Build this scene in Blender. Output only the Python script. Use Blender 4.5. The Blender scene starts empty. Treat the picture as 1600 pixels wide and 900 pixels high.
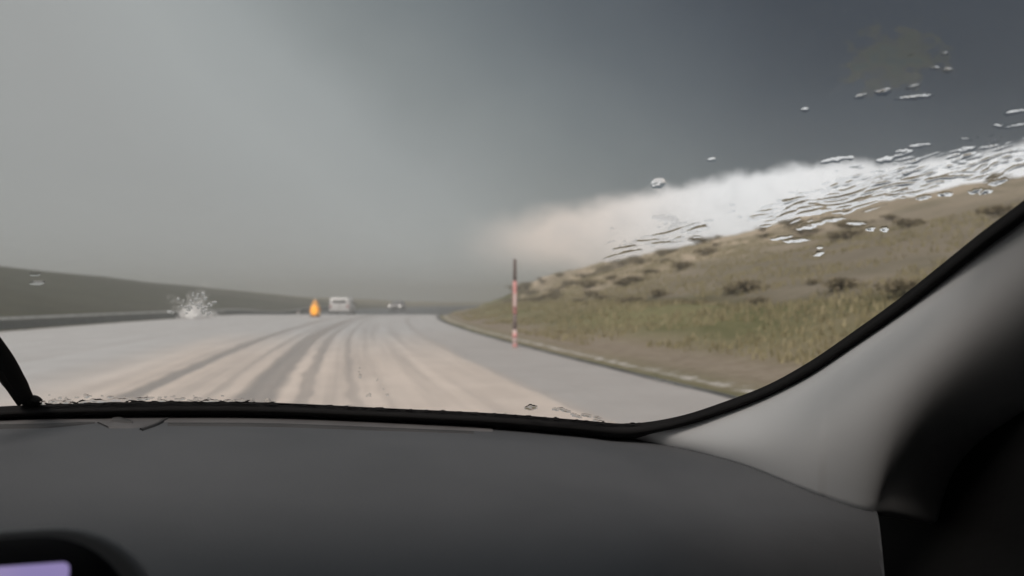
import bpy, bmesh, math, random
import numpy as np
from mathutils import Vector, Matrix

R = math.radians
random.seed(7)
scene = bpy.context.scene
COL = scene.collection

# ------------------------------------------------------------------ camera
CAM_H = 1.25
F = 1250.0                      # focal length in pixels of a 1600 x 900 frame
PITCH = math.atan(22 / F)
cam_d = bpy.data.cameras.new('camera')
cam_d.sensor_width = 36.0
cam_d.lens = F / 1600 * 36
cam_d.clip_start = 0.02
cam_d.clip_end = 4000
cam_d.dof.use_dof = True
cam_d.dof.focus_distance = 0.95
cam_d.dof.aperture_fstop = 5.6
cam = bpy.data.objects.new('camera', cam_d)
COL.objects.link(cam)
cam.location = (0, 0, CAM_H)
cam.rotation_euler = (R(90) + PITCH, 0, 0)
scene.camera = cam

# ------------------------------------------------------------------ node helpers
class NT:
    def __init__(self, tree):
        self.t = tree
        self.t.nodes.clear()
    def n(self, typ, **kw):
        nd = self.t.nodes.new(typ)
        for k, v in kw.items():
            setattr(nd, k, v)
        return nd
    def put(self, sock, v):
        if isinstance(v, bpy.types.NodeSocket):
            self.t.links.new(v, sock)
        elif v is not None:
            if sock.type == 'RGBA' and len(v) == 3:
                v = (*v, 1.0)
            sock.default_value = v
    def m(self, op, a, b=None, c=None, clamp=False):
        nd = self.n('ShaderNodeMath', operation=op, use_clamp=clamp)
        for i, v in enumerate((a, b, c)):
            if v is not None:
                self.put(nd.inputs[i], v)
        return nd.outputs[0]
    def step(self, x, lo, hi, out0=0.0, out1=1.0):
        nd = self.n('ShaderNodeMapRange', interpolation_type='SMOOTHSTEP')
        for i, v in enumerate((x, lo, hi, out0, out1)):
            self.put(nd.inputs[i], v)
        return nd.outputs[0]
    def mix(self, f, a, b, blend='MIX'):
        nd = self.n('ShaderNodeMix', data_type='RGBA', blend_type=blend)
        self.put(nd.inputs[0], f); self.put(nd.inputs[6], a); self.put(nd.inputs[7], b)
        return nd.outputs[2]
    def noise(self, vec, scale, detail=4, rough=0.55, dist=0.0, out=0):
        nd = self.n('ShaderNodeTexNoise')
        if vec is not None:
            self.put(nd.inputs['Vector'], vec)
        nd.inputs['Scale'].default_value = scale
        nd.inputs['Detail'].default_value = detail
        nd.inputs['Roughness'].default_value = rough
        nd.inputs['Distortion'].default_value = dist
        return nd.outputs[out]
    def ramp(self, f, stops):
        nd = self.n('ShaderNodeValToRGB')
        self.put(nd.inputs[0], f)
        e = nd.color_ramp.elements
        while len(e) < len(stops):
            e.new(0.5)
        for el, (p, c) in zip(e, stops):
            el.position = p
            el.color = (*c, 1)
        return nd.outputs[0]

# ------------------------------------------------------------------ world: storm sky
SUN_AZ, SUN_EL = R(205), R(52)      # azimuth clockwise from +Y: behind the car, a little to the left
world = bpy.data.worlds.new('World')
scene.world = world
world.use_nodes = True
W = NT(world.node_tree)
geo = W.n('ShaderNodeTexCoord')
sep = W.n('ShaderNodeSeparateXYZ')
W.put(sep.inputs[0], geo.outputs['Generated'])
dx, dy, dz = sep.outputs
DEG = 180 / math.pi
az = W.m('MULTIPLY', W.m('ARCTAN2', dx, dy), DEG)
el = W.m('MULTIPLY', W.m('ARCSINE', dz), DEG)
# dark storm cell high ahead and to the right: angle from its core
core = W.m('ADD', W.m('ADD', W.m('MULTIPLY', dx, 0.5), W.m('MULTIPLY', dy, 0.5)), W.m('MULTIPLY', dz, 0.707))
soft = W.noise(geo.outputs['Generated'], 2.2, 8, 0.55)
core = W.m('ADD', core, W.m('MULTIPLY', W.m('SUBTRACT', soft, 0.5), 0.14))
base = W.ramp(core, [(0.0, (.345, .352, .345)), (0.36, (.365, .375, .37)), (0.46, (.39, .41, .408)), (0.53, (.35, .375, .377)), (0.60, (.25, .275, .28)),
                     (0.665, (.175, .20, .212)), (0.735, (.108, .128, .145)), (0.80, (.062, .077, .095)), (0.84, (.034, .045, .061)),
                     (1.0, (.018, .025, .038))])
base = W.mix(W.step(el, 9, 1), base, W.mix(1.0, base, (1.14, 1.13, 1.12), 'MULTIPLY'))
# lighter behind the storm front, where the light on the road comes from
back = W.step(dy, 0.35, -0.9)
base = W.mix(back, base, (.84, .82, .80))
# bright break under the cloud base, ahead to the right
cn = W.noise(geo.outputs['Generated'], 9.0, 6, 0.6)
cn2 = W.noise(geo.outputs['Generated'], 28.0, 5, 0.6)
upper = W.m('ADD', W.m('ADD', 5.4, W.step(az, -6, 19, 0.0, 2.9)), W.m('MULTIPLY', W.m('MAXIMUM', az, 0.0), .032))
upper = W.m('ADD', upper, W.m('MULTIPLY', W.m('SUBTRACT', cn, 0.5), 2.0))
upper = W.m('ADD', upper, W.m('MULTIPLY', W.m('SUBTRACT', cn2, 0.5), 1.8))
top_m = W.step(W.m('SUBTRACT', upper, el), W.step(az, -4, 16, -1.3, -0.45), W.step(az, -4, 16, 1.4, 0.5))
left_m = W.step(az, -5, 3)
right_m = W.step(az, 95, 60)
low = W.step(az, 3, 12, 2.9, -2.0)
low_m = W.step(el, W.m('SUBTRACT', low, 1.8), W.m('ADD', low, 1.2))
brk = W.m('MULTIPLY', W.m('MULTIPLY', top_m, left_m), W.m('MULTIPLY', right_m, low_m))
brk_col = W.mix(W.step(az, 2, 16), (.95, .82, .73), (1.07, 1.07, 1.08))
brk_col = W.mix(W.m('MULTIPLY', W.step(cn2, 0.4, 0.7), 0.22), brk_col, (.50, .50, .51))
clouds = W.mix(brk, base, brk_col)
nish = W.n('ShaderNodeTexSky', sky_type='NISHITA', sun_disc=False, sun_elevation=SUN_EL, sun_rotation=SUN_AZ)
clear_sky = W.n('ShaderNodeBackground')
W.put(clear_sky.inputs[0], nish.outputs[0]); clear_sky.inputs[1].default_value = 0.06
cloud_bg = W.n('ShaderNodeBackground')
W.put(cloud_bg.inputs[0], clouds); cloud_bg.inputs[1].default_value = 1.0
mixs = W.n('ShaderNodeMixShader')
mixs.inputs[0].default_value = 0.96
W.t.links.new(clear_sky.outputs[0], mixs.inputs[1]); W.t.links.new(cloud_bg.outputs[0], mixs.inputs[2])
wo = W.n('ShaderNodeOutputWorld')
W.t.links.new(mixs.outputs[0], wo.inputs[0])

sun_d = bpy.data.lights.new('sun', 'SUN')
sun_d.energy = 1.5
sun_d.angle = R(14)
sun_d.color = (1.0, .89, .80)
sun = bpy.data.objects.new('sun', sun_d)
COL.objects.link(sun)
sdir = Vector((math.sin(SUN_AZ) * math.cos(SUN_EL), math.cos(SUN_AZ) * math.cos(SUN_EL), math.sin(SUN_EL)))
sun.rotation_euler = sdir.to_track_quat('Z', 'Y').to_euler()

vs = scene.view_settings
vs.view_transform = 'Standard'; vs.look = 'None'; vs.gamma = 1; vs.exposure = 0; vs.use_curve_mapping = False
scene.render.engine = 'CYCLES'
cy = scene.cycles
cy.use_denoising = True
cy.max_bounces = 10; cy.diffuse_bounces = 4; cy.glossy_bounces = 3; cy.transmission_bounces = 8
cy.transparent_max_bounces = 12; cy.volume_bounces = 2
cy.sample_clamp_indirect = 4.0

# ------------------------------------------------------------------ materials
MATS = {}
def mat(name, build):
    if name not in MATS:
        m = bpy.data.materials.new(name)
        m.use_nodes = True
        build(NT(m.node_tree))
        MATS[name] = m
    return MATS[name]

def principled(T, color, rough=0.6, bump=None, bump_s=0.2, bump_d=0.01, **kw):
    p = T.n('ShaderNodeBsdfPrincipled')
    T.put(p.inputs['Base Color'], color)
    T.put(p.inputs['Roughness'], rough)
    for k, v in kw.items():
        T.put(p.inputs[k.replace('_', ' ')], v)
    if bump is not None:
        b = T.n('ShaderNodeBump')
        b.inputs['Strength'].default_value = bump_s
        b.inputs['Distance'].default_value = bump_d
        T.put(b.inputs['Height'], bump)
        T.t.links.new(b.outputs[0], p.inputs['Normal'])
    o = T.n('ShaderNodeOutputMaterial')
    T.t.links.new(p.outputs[0], o.inputs[0])
    return p

def obj_co(T):
    return T.n('ShaderNodeTexCoord').outputs['Object']

def attr(T, name, out='Fac'):
    a = T.n('ShaderNodeAttribute', attribute_name=name)
    return a.outputs[out]

def plain(name, c, rough=0.6, var=0.12, scale=8, bump_s=0.15, bump_d=0.002, bscale=None, **kw):
    def b(T):
        co = obj_co(T)
        n = T.noise(co, scale, 5)
        cc = T.mix(T.step(n, .3, .7), tuple(x * (1 - var) for x in c), tuple(min(1, x * (1 + var)) for x in c))
        principled(T, cc, T.m('ADD', rough - .06, T.m('MULTIPLY', n, .12)), T.noise(co, bscale or scale * 12, 3), bump_s, bump_d, **kw)
    return mat(name, b)

def m_ground(T):
    co = obj_co(T)
    n1 = T.noise(co, .07, 6, .6); n2 = T.noise(co, .45, 6, .62); n3 = T.noise(co, 3.0, 5, .7)
    mp = T.n('ShaderNodeMapping'); mp.inputs['Scale'].default_value = (1.0, .30, 1.4); T.put(mp.inputs['Vector'], co)
    ns = T.noise(mp.outputs[0], .36, 6, .66)
    tan = attr(T, 'tan'); hail = attr(T, 'hail')
    green = T.mix(T.step(ns, .36, .64), (.125, .132, .055), (.26, .245, .13))
    green = T.mix(T.step(n1, .45, .65), green, (.28, .24, .155))
    dry = T.mix(T.step(ns, .42, .60), (.70, .58, .445), (.37, .315, .215))
    dry = T.mix(T.step(n1, .48, .62), dry, (.47, .39, .29))
    dry = T.mix(T.m('MULTIPLY', T.step(n3, .52, .70), .45), dry, (.22, .19, .125))
    green = T.mix(attr(T, 'scrub'), green, T.mix(T.step(n2, .35, .68), (.046, .047, .026), (.075, .072, .042)))
    dry = T.mix(attr(T, 'grey'), dry, T.mix(T.step(n2, .36, .66), (.245, .215, .175), (.19, .17, .135)))
    c = T.mix(tan, green, dry)
    c = T.mix(attr(T, 'band'), c, (.105, .098, .05))
    earth = T.mix(T.step(n3, .4, .6), (.36, .305, .245), (.29, .24, .19))
    c = T.mix(attr(T, 'earth'), c, earth)
    hm = T.step(T.m('ADD', hail, T.m('MULTIPLY', T.m('SUBTRACT', n3, .5), .9)), .40, .62)
    c = T.mix(hm, c, (.66, .63, .60))
    principled(T, c, .95, T.m('ADD', n3, n2), .8, .12, Specular_IOR_Level=.15)
GROUND = mat('hillside_earth', m_ground)

def m_asphalt(T):
    co = obj_co(T)
    n = T.noise(co, 60, 4); n2 = T.noise(co, .6, 4)
    c = T.mix(n, (.05, .05, .052), (.095, .093, .09))
    principled(T, c, T.step(n2, .3, .7, .25, .5), n, .4, .004)
ASPHALT = mat('wet_asphalt', m_asphalt)

def m_hail(T):
    co = obj_co(T)
    sl = attr(T, 'slush'); tint = attr(T, 'tint')
    n = T.noise(co, 9, 5, .65); n2 = T.noise(co, 55, 3); n3 = T.noise(co, .8, 5, .6)
    clean = T.mix(T.step(n3, .35, .65), (.80, .70, .625), (.87, .765, .685))
    grey = T.mix(T.step(n3, .35, .65), (.60, .60, .603), (.68, .68, .683))
    c = T.mix(tint, clean, grey)
    slush = T.mix(T.step(n, .35, .65), (.33, .29, .27), (.42, .375, .345))
    f = T.m('ADD', sl, T.m('MULTIPLY', T.m('SUBTRACT', n, .5), .35), clamp=True)
    c = T.mix(f, c, slush)
    c = T.mix(T.m('MULTIPLY', T.step(n2, .45, .75), .22), c, (.42, .385, .36))
    vor = T.n('ShaderNodeTexVoronoi'); vor.inputs['Scale'].default_value = 70
    T.put(vor.inputs['Vector'], co)
    principled(T, c, T.m('SUBTRACT', .60, T.m('MULTIPLY', f, .32)), vor.outputs['Distance'], .5, .012)
HAIL = mat('fallen_hail', m_hail)

def m_leaf(c1, c2):
    def b(T):
        oi = T.n('ShaderNodeObjectInfo')
        n = T.noise(obj_co(T), 3.0, 3)
        c = T.mix(T.step(n, .3, .7), c1, c2)
        c = T.mix(T.m('MULTIPLY', oi.outputs['Random'], .5), c, tuple(x * .7 for x in c2))
        p = principled(T, c, .8, Specular_IOR_Level=.2)
    return b
SHRUB_M = mat('shrub_leaves', m_leaf((.25, .215, .135), (.33, .275, .185)))
GRASS_M = mat('dry_grass', m_leaf((.25, .23, .115), (.42, .36, .225)))
STEM_M = plain('woody_stem', (.10, .075, .05))

def srgb(r, g, b):
    f = lambda v: ((v / 255 + .055) / 1.055) ** 2.4 if v > 10 else v / 255 / 12.92
    return (f(r), f(g), f(b))

def emis(name, c, s, base=(.5, .5, .5)):
    def b(T):
        principled(T, base, .3, Emission_Color=(*c, 1), Emission_Strength=s)
    return mat(name, b)

WHITE_PAINT = plain('white_car_paint', (.84, .83, .825), .35, .04, 2, .03, .001, Coat_Weight=.4)
DARK_GLASS = plain('tinted_car_glass', (.03, .032, .035), .12, .1, 3, .02, .0005)
TYRE = plain('tyre_rubber', (.03, .03, .03), .85)
RIM = plain('wheel_rim', (.35, .35, .36), .4, Metallic=.7)
TAIL = plain('red_lamp_lens', (.35, .03, .03), .2, .1)
BUMPER = plain('grey_bumper', (.16, .16, .165), .6)
PLATE = plain('number_plate', (.7, .7, .66), .5)
STEEL = plain('galvanised_steel', (.60, .61, .60), .45, .18, 1.5, .1, .003, Metallic=.5)
STEEL_D = plain('dark_steel', (.12, .135, .125), .6, .2, 2, .1, .003, Metallic=.3)  # darker steel of the lower beam and posts
POLE_RED = plain('pale_red_band', (.78, .38, .37), .55, .18, 6)  # band colour set to a pale pinkish red
POLE_DARK = plain('dark_pole_band', (.20, .155, .15), .6, .2, 6)
POLE_PALE = plain('pale_pole_band', (.76, .58, .56), .5, .15, 8)
ORANGE = plain('orange_plastic', (.82, .38, .08), .45, .1, 5)
REFLECT = plain('reflective_tape', (.78, .62, .30), .35, .06, 9)
AMBER = emis('amber_lamp', (1.0, .40, .02), 1.0, (.6, .22, .02))
HEADL = emis('headlamp_glow', (1.0, .92, .86), 2.0)
RUBBER = plain('black_rubber', (.008, .0075, .008), .75, .15, 30, Specular_IOR_Level=.2)

def m_dash(T):
    co = obj_co(T)
    g = T.noise(co, 420, 2, .5); l = T.noise(co, 6, 4)
    c = T.mix(T.step(l, .3, .7), (.092, .096, .103), (.108, .112, .120))
    principled(T, c, T.m('ADD', .58, T.m('MULTIPLY', l, .12)), g, .4, .0006, Specular_IOR_Level=.35)
DASH = mat('grey_soft_dash', m_dash)
DASH2 = plain('dash_strip', (.125, .120, .121), .55, .1, 20, .1, .0005)
DASH_D = plain('dash_groove', (.06, .059, .06), .7, .1, 20, .1, .0005)
PILLAR = plain('pale_grey_pillar_trim', (.49, .50, .51), .7, .04, 5, .08, .0004, 260)
DOOR_M = plain('black_door_plastic', (.008, .008, .009), .7, .1, 8)
CABIN = plain('dark_cabin_trim', (.07, .07, .072), .8, .1, 8)
LINER = plain('grey_headliner', (.14, .14, .145), .9, .06, 12)
BEZEL = plain('gloss_black_bezel', (.004, .004, .006), .30, .1, 4, .02, .0002, Specular_IOR_Level=.12)
SHROUD = plain('dark_grey_shroud', (.24, .24, .245), .6, .08, 10)
def m_screen(T):
    co = obj_co(T)
    n = T.noise(co, 14, 3)
    c = T.mix(T.step(n, .35, .65), (.30, .245, .53), (.37, .30, .56))
    p = principled(T, (.02, .02, .02), .25)
    T.put(p.inputs['Emission Color'], c); p.inputs['Emission Strength'].default_value = .75
SCREEN = mat('lit_lavender_screen', m_screen)
def m_clear(T):
    t = T.n('ShaderNodeBsdfTransparent'); t.inputs[0].default_value = (.97, .975, .972, 1)
    o = T.n('ShaderNodeOutputMaterial'); T.t.links.new(t.outputs[0], o.inputs[0])
CLEAR = mat('clear_windscreen_glass', m_clear)
def m_water(T):
    g = T.n('ShaderNodeBsdfGlass'); g.inputs['IOR'].default_value = 1.33; g.inputs['Roughness'].default_value = 0.0
    g.inputs['Color'].default_value = (.97, .975, .98, 1)
    o = T.n('ShaderNodeOutputMaterial'); T.t.links.new(g.outputs[0], o.inputs[0])
WATER = mat('rain_water', m_water)
def m_film(T):
    g = T.n('ShaderNodeBsdfRefraction'); g.inputs['IOR'].default_value = 1.33; g.inputs['Roughness'].default_value = .24; g.inputs['Color'].default_value = (.95, 1.0, 1.0, 1)
    n = T.noise(obj_co(T), 60, 4, .6)
    t = T.n('ShaderNodeBsdfTransparent')
    mx = T.n('ShaderNodeMixShader'); T.put(mx.inputs[0], T.m('MULTIPLY', T.step(n, .30, .68, .15, .80), T.step(attr(T, 'film'), .0, .48)))
    T.t.links.new(t.outputs[0], mx.inputs[1]); T.t.links.new(g.outputs[0], mx.inputs[2])
    o = T.n('ShaderNodeOutputMaterial'); T.t.links.new(mx.outputs[0], o.inputs[0])
WATER_FILM = mat('fine_spray_film', m_film)
def m_ice(T):
    d = T.n('ShaderNodeBsdfDiffuse'); d.inputs[0].default_value = (.97, .965, .96, 1)
    t = T.n('ShaderNodeBsdfTranslucent'); t.inputs[0].default_value = (.95, .94, .93, 1)
    mx = T.n('ShaderNodeMixShader'); mx.inputs[0].default_value = .06
    T.t.links.new(d.outputs[0], mx.inputs[1]); T.t.links.new(t.outputs[0], mx.inputs[2])
    o = T.n('ShaderNodeOutputMaterial'); T.t.links.new(mx.outputs[0], o.inputs[0])
ICE = mat('crushed_ice', m_ice)

# ------------------------------------------------------------------ mesh helpers
def mesh_obj(name, verts, faces, material, parent=None, smooth=True, attrs=None, mats=None, fmat=None):
    me = bpy.data.meshes.new(name)
    if isinstance(verts, np.ndarray):
        verts = verts.tolist()
    if isinstance(faces, np.ndarray):
        faces = faces.tolist()
    me.from_pydata(verts, [], faces)
    for m in (mats or [material]):
        me.materials.append(m)
    if fmat is not None:
        me.polygons.foreach_set('material_index', fmat)
    if smooth:
        me.polygons.foreach_set('use_smooth', [True] * len(me.polygons))
    for k, v in (attrs or {}).items():
        a = me.attributes.new(k, 'FLOAT', 'POINT')
        a.data.foreach_set('value', np.asarray(v, dtype=np.float32).ravel())
    me.update()
    o = bpy.data.objects.new(name, me)
    COL.objects.link(o)
    if parent is not None:
        o.parent = parent
    return o

def bm_obj(name, bm, material, parent=None, smooth=False, loc=None):
    me = bpy.data.meshes.new(name)
    bmesh.ops.recalc_face_normals(bm, faces=bm.faces)
    bm.to_mesh(me); bm.free()
    me.materials.append(material)
    if smooth:
        me.polygons.foreach_set('use_smooth', [True] * len(me.polygons))
    o = bpy.data.objects.new(name, me)
    COL.objects.link(o)
    if parent is not None:
        o.parent = parent
    if loc is not None:
        o.location = loc
    return o

def grid_faces(nu, nv):
    i = np.arange(nu - 1)[:, None] * nv + np.arange(nv - 1)[None, :]
    i = i.ravel()
    return np.stack([i, i + nv, i + nv + 1, i + 1], 1)

def empty(name, loc, rz=0.0):
    e = bpy.data.objects.new(name, None)
    e.empty_display_size = .2
    e.location = loc; e.rotation_euler = (0, 0, rz)
    COL.objects.link(e)
    return e

def tag(o, label=None, cat=None, group=None, kind=None):
    if label: o['label'] = label
    if cat: o['category'] = cat
    if group: o['group'] = group
    if kind: o['kind'] = kind
    return o

def add_box(bm, c, s, bevel=0.0, seg=2, rot=None):
    r = bmesh.ops.create_cube(bm, size=1.0)
    vs_ = r['verts']
    M = Matrix.Translation(c) @ (rot or Matrix.Identity(4)) @ Matrix.Diagonal((*s, 1))
    bmesh.ops.transform(bm, matrix=M, verts=vs_)
    if bevel:
        es = list({e for v in vs_ for e in v.link_edges})
        bmesh.ops.bevel(bm, geom=es, offset=bevel, segments=seg, affect='EDGES', profile=.5)

def add_cyl(bm, c, r0, r1, h, seg=20, axis='Z', bevel=0):
    M = Matrix.Translation(c)
    if axis == 'X': M = M @ Matrix.Rotation(R(90), 4, 'Y')
    if axis == 'Y': M = M @ Matrix.Rotation(R(90), 4, 'X')
    bmesh.ops.create_cone(bm, cap_ends=True, cap_tris=False, segments=seg, radius1=r0, radius2=r1, depth=h, matrix=M)

def lathe(bm, prof, seg=24):
    rings = []
    for r, z in prof:
        rings.append([bm.verts.new((r * math.cos(2 * math.pi * k / seg), r * math.sin(2 * math.pi * k / seg), z)) for k in range(seg)])
    for a, b in zip(rings, rings[1:]):
        for k in range(seg):
            bm.faces.new((a[k], a[(k + 1) % seg], b[(k + 1) % seg], b[k]))
    bm.faces.new(rings[0]); bm.faces.new(rings[-1])

# 2D gradient noise
_rng = np.random.RandomState(3)
_perm = np.concatenate([_rng.permutation(512)] * 3)
_ang = _rng.rand(512) * 2 * math.pi
def perlin(x, y):
    x = np.asarray(x, float); y = np.asarray(y, float)
    xi = np.floor(x).astype(int); yi = np.floor(y).astype(int)
    xf = x - xi; yf = y - yi
    u = xf ** 3 * (xf * (xf * 6 - 15) + 10); v = yf ** 3 * (yf * (yf * 6 - 15) + 10)
    def g(ix, iy, fx, fy):
        h = _ang[_perm[(ix & 511) + _perm[iy & 511]] & 511]
        return np.cos(h) * fx + np.sin(h) * fy
    a = g(xi, yi, xf, yf); b = g(xi + 1, yi, xf - 1, yf)
    c = g(xi, yi + 1, xf, yf - 1); d = g(xi + 1, yi + 1, xf - 1, yf - 1)
    return ((a + u * (b - a)) + v * ((c + u * (d - c)) - (a + u * (b - a)))) * 1.4
def fbm(x, y, o=4):
    s = 0; a = 1
    for k in range(o):
        s = s + a * perlin(x * 2 ** k + 17 * k, y * 2 ** k + 5 * k); a *= .5
    return s
def sstep(x, a, b):
    t = np.clip((np.asarray(x, float) - a) / (b - a), 0, 1)
    return t * t * (3 - 2 * t)

# ------------------------------------------------------------------ the lie of the land
def edge_x(Y):
    """x of the right-hand edge of the carriageway at distance Y: a bend to the right"""
    Y = np.asarray(Y, float)
    Yc = np.clip(Y, -40, 210)
    x = 5.23 - .245 * Yc + .0011 * Yc ** 2
    return x + (Y - Yc) * (-.245 + .0022 * Yc)
def prof(Y):
    """height of the road: level, then a shallow dip behind a crest"""
    Y = np.asarray(Y, float)
    t = np.clip((Y - 76) / 40, 0, 1)
    return -.42 * np.sin(np.pi * t) ** 2 + .0022 * np.clip(Y - 120, 0, 120)

_cy = [-400, -50, 30, 60, 90, 112, 122, 130, 140, 160, 900]
_cd = [60, 52, 50, 44, 35, 22, 13.5, 8, 6, 6, 6]
_cz = [12, 11, 10.6, 10.3, 9.9, 7.1, 5.2, 2.6, 1.3, .3, .3]
def land(Y, d):
    Y = np.asarray(Y, float); d = np.asarray(d, float)
    p = prof(Y)
    cd = np.interp(Y, _cy, _cd); cz = np.interp(Y, _cy, _cz)
    foot = np.minimum(9.0, cd * .55)
    # right-hand side
    verge = .10 * sstep(d, .3, 2.5) + np.minimum(1.05, cz * .8) * sstep(d, 1.5, foot * .9)
    t = np.clip((d - foot) / np.maximum(cd - foot, 1), 0, 1)
    hill = verge + np.maximum(cz - 1.1, 0) * (t ** .92)
    hill = np.where(d > cd, hill - .05 * (d - cd), hill)
    amp = sstep(d, 6, 25)
    hill = hill + amp * (fbm(d * .06, Y * .06, 3) * .55 + fbm(d * .35 + 9, Y * .35, 3) * .16) + sstep(d, 1.5, 5) * fbm(d * .5, Y * .3, 3) * .12
    # left-hand side
    e = -19.8 - d
    lh = np.interp(Y, [-400, 60, 134, 190, 230, 300, 420], [9.0, 8.2, 7.4, 4.6, 2.8, 1.6, .8])
    left = -.25 * sstep(e, .3, 3) + (lh + .25) * sstep(e, 2.5, 64) ** .9
    left = np.where(e > 64, left - .012 * (e - 64), left)
    left = left + sstep(e, 4, 20) * (fbm(e * .04, Y * .04, 3) * .5 + fbm(e * .3, Y * .3, 2) * .10)
    z = np.where(d > 0, np.maximum(hill, -.5), np.where(e > 0, left, 0.0))
    far = sstep(Y, 230, 480)
    z = z * (1 - far * .5) + far * (.2 + fbm(d * .008, Y * .008, 3) * .9)
    on_road = (d > -19.8) & (d < .25)
    return z + p - np.where(on_road & (Y < 260), .06, 0.0)

Yl = np.concatenate([np.linspace(-180, -12, 22), np.arange(-10, 60, .8), np.arange(60, 150, 1.3), np.arange(150, 300, 5), np.linspace(305, 880, 40)])
dl = np.concatenate([-np.geomspace(520, 66, 22), -np.arange(64, 24, -1.6), -np.arange(23.5, 19.0, -.5), np.linspace(-18.5, -.5, 6),
                     np.arange(.25, 12, .4), np.arange(12, 64, 1.0), np.geomspace(66, 480, 20)])
YY, DD = np.meshgrid(Yl, dl, indexing='ij')
ZZ = land(YY, DD)
XX = edge_x(YY) + DD
tan = sstep(DD + fbm(DD * .12, YY * .08, 3) * 4, 7.5, 12) * .93
tan = np.where(DD < 0, .0, tan)
far_m = sstep(YY, 150, 260)
tan = tan * (1 - far_m) + .3 * far_m
earth = np.exp(-((DD - 1.9) / 1.3) ** 2) * .95
hail_a = np.where(DD > 0, .52 * np.exp(-((DD - .7) / .55) ** 2), .5 * np.exp(-((DD + 20.0) / .7) ** 2)) * (1 - sstep(YY, 84, 100))
ground = mesh_obj('ground', np.stack([XX, YY, ZZ], -1).reshape(-1, 3), grid_faces(len(Yl), len(dl)), GROUND,
                  attrs={'tan': tan, 'earth': earth, 'hail': hail_a, 'band': .75 * np.exp(-((DD - 8.8 - fbm(YY * .1, DD * .02, 2) * 1.2) / 1.1) ** 2) * (DD > 3), 'grey': (1 - sstep(YY + fbm(DD * .05, YY * .05, 2) * 12, 38, 80)) * .85, 'scrub': np.where(DD < -19.8, 1.0, 0.0) * (1 - far_m * .6)})
tag(ground, 'dry tan and olive hillsides either side of the road', 'hillside', kind='structure')

# asphalt
Yr = np.concatenate([np.arange(-20, 150, 1.5), np.arange(150, 262, 4)])
dr = np.array([-19.7, -15, -9.9, -5, 0.0, .24])
YY, DD = np.meshgrid(Yr, dr, indexing='ij')
road = mesh_obj('road', np.stack([edge_x(YY) + DD, YY, prof(YY)], -1).reshape(-1, 3), grid_faces(len(Yr), len(dr)), ASPHALT)
tag(road, 'wet grey asphalt road bending to the right', 'road', kind='structure')

# fallen hail lying on the asphalt, pressed to slush in the wheel tracks
Yh = np.concatenate([np.arange(2, 30, .22), np.arange(30, 60, .45), np.arange(60, 92, .8)])
dh = np.concatenate([np.arange(-19.4, -9, .14), np.arange(-9, .02, .045)])
YY, DD = np.meshgrid(Yh, dh, indexing='ij')
wob = perlin(YY * .045, DD * 0 + 3.3) * .10
D2 = DD + wob
def track(c, w, s):
    edge = fbm(YY * .55 + c * 7, DD * 2.2, 3) * .07
    return s * (1 - sstep(np.abs(D2 + edge - c), w * .55, w * 1.25))
slush = np.zeros_like(YY)
for c, w, s in ((-7.78, .20, .95), (-6.72, .09, .40), (-6.12, .30, .95), (-5.52, .13, .70), (-4.86, .10, .55), (-4.45, .07, .30), (-3.9, .10, .18),
                (-3.3, .12, .16), (-7.2, .12, .22), (-11.6, .25, .30), (-13.4, .3, .20), (-15.2, .3, .16)):
    slush = np.maximum(slush, track(c, w, s))
slush = np.maximum(slush, .14 + .14 * fbm(YY * .1, DD * 1.5, 3))
lane = sstep(D2, -9.2, -7.8) * (1 - sstep(D2, -3.6, -2.4))
slush = np.clip(slush + lane * (.34 * np.clip(fbm(YY * .045, DD * 4.5, 3), -.3, 1) + .16 * np.clip(fbm(YY * .09 + 30, DD * 13, 2), 0, 1)), 0, 1.2)
gut = sstep(D2 + fbm(YY * .6, DD * 2, 3) * .05, -.20, -.05)
slush = np.maximum(slush, gut * 1.25)
slush = np.maximum(slush, .45 * track(-2.25, .18, 1.0))
slush = np.maximum(slush, .42 * sstep(D2, -2.4, -2.1) * (1 - sstep(YY, 20, 45) * .6))
tint = np.maximum(sstep(D2 + fbm(YY * .2, DD, 2) * .12, -2.5, -2.1) * .9, sstep(-D2, 7.8, 10.5) * 1.0)
tint = np.maximum(tint, sstep(YY, 13, 36) * 1.0)  # hail colour turns greyer with distance from the camera
thin = sstep(YY + fbm(DD * .3, YY * .2, 3) * 5, 80, 90)
thick = .036 - .022 * np.clip(slush, 0, 1) + .006 * fbm(DD * 3, YY * 2.2, 3) + .004 * fbm(DD * 9, YY * 7, 2)
thick = np.where(DD > -.03, -.01, thick) - thin * .05
thick = np.where(DD < -19.3, -.01, thick)
hz = prof(YY) + np.clip(thick, -.01, 1) + .004
hail = mesh_obj('hail', np.stack([edge_x(YY) + DD, YY, hz], -1).reshape(-1, 3), grid_faces(len(Yh), len(dh)), HAIL,
                attrs={'slush': slush, 'tint': tint})
tag(hail, 'white hail covering the road with grey wheel tracks', 'hail', kind='stuff')

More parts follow.
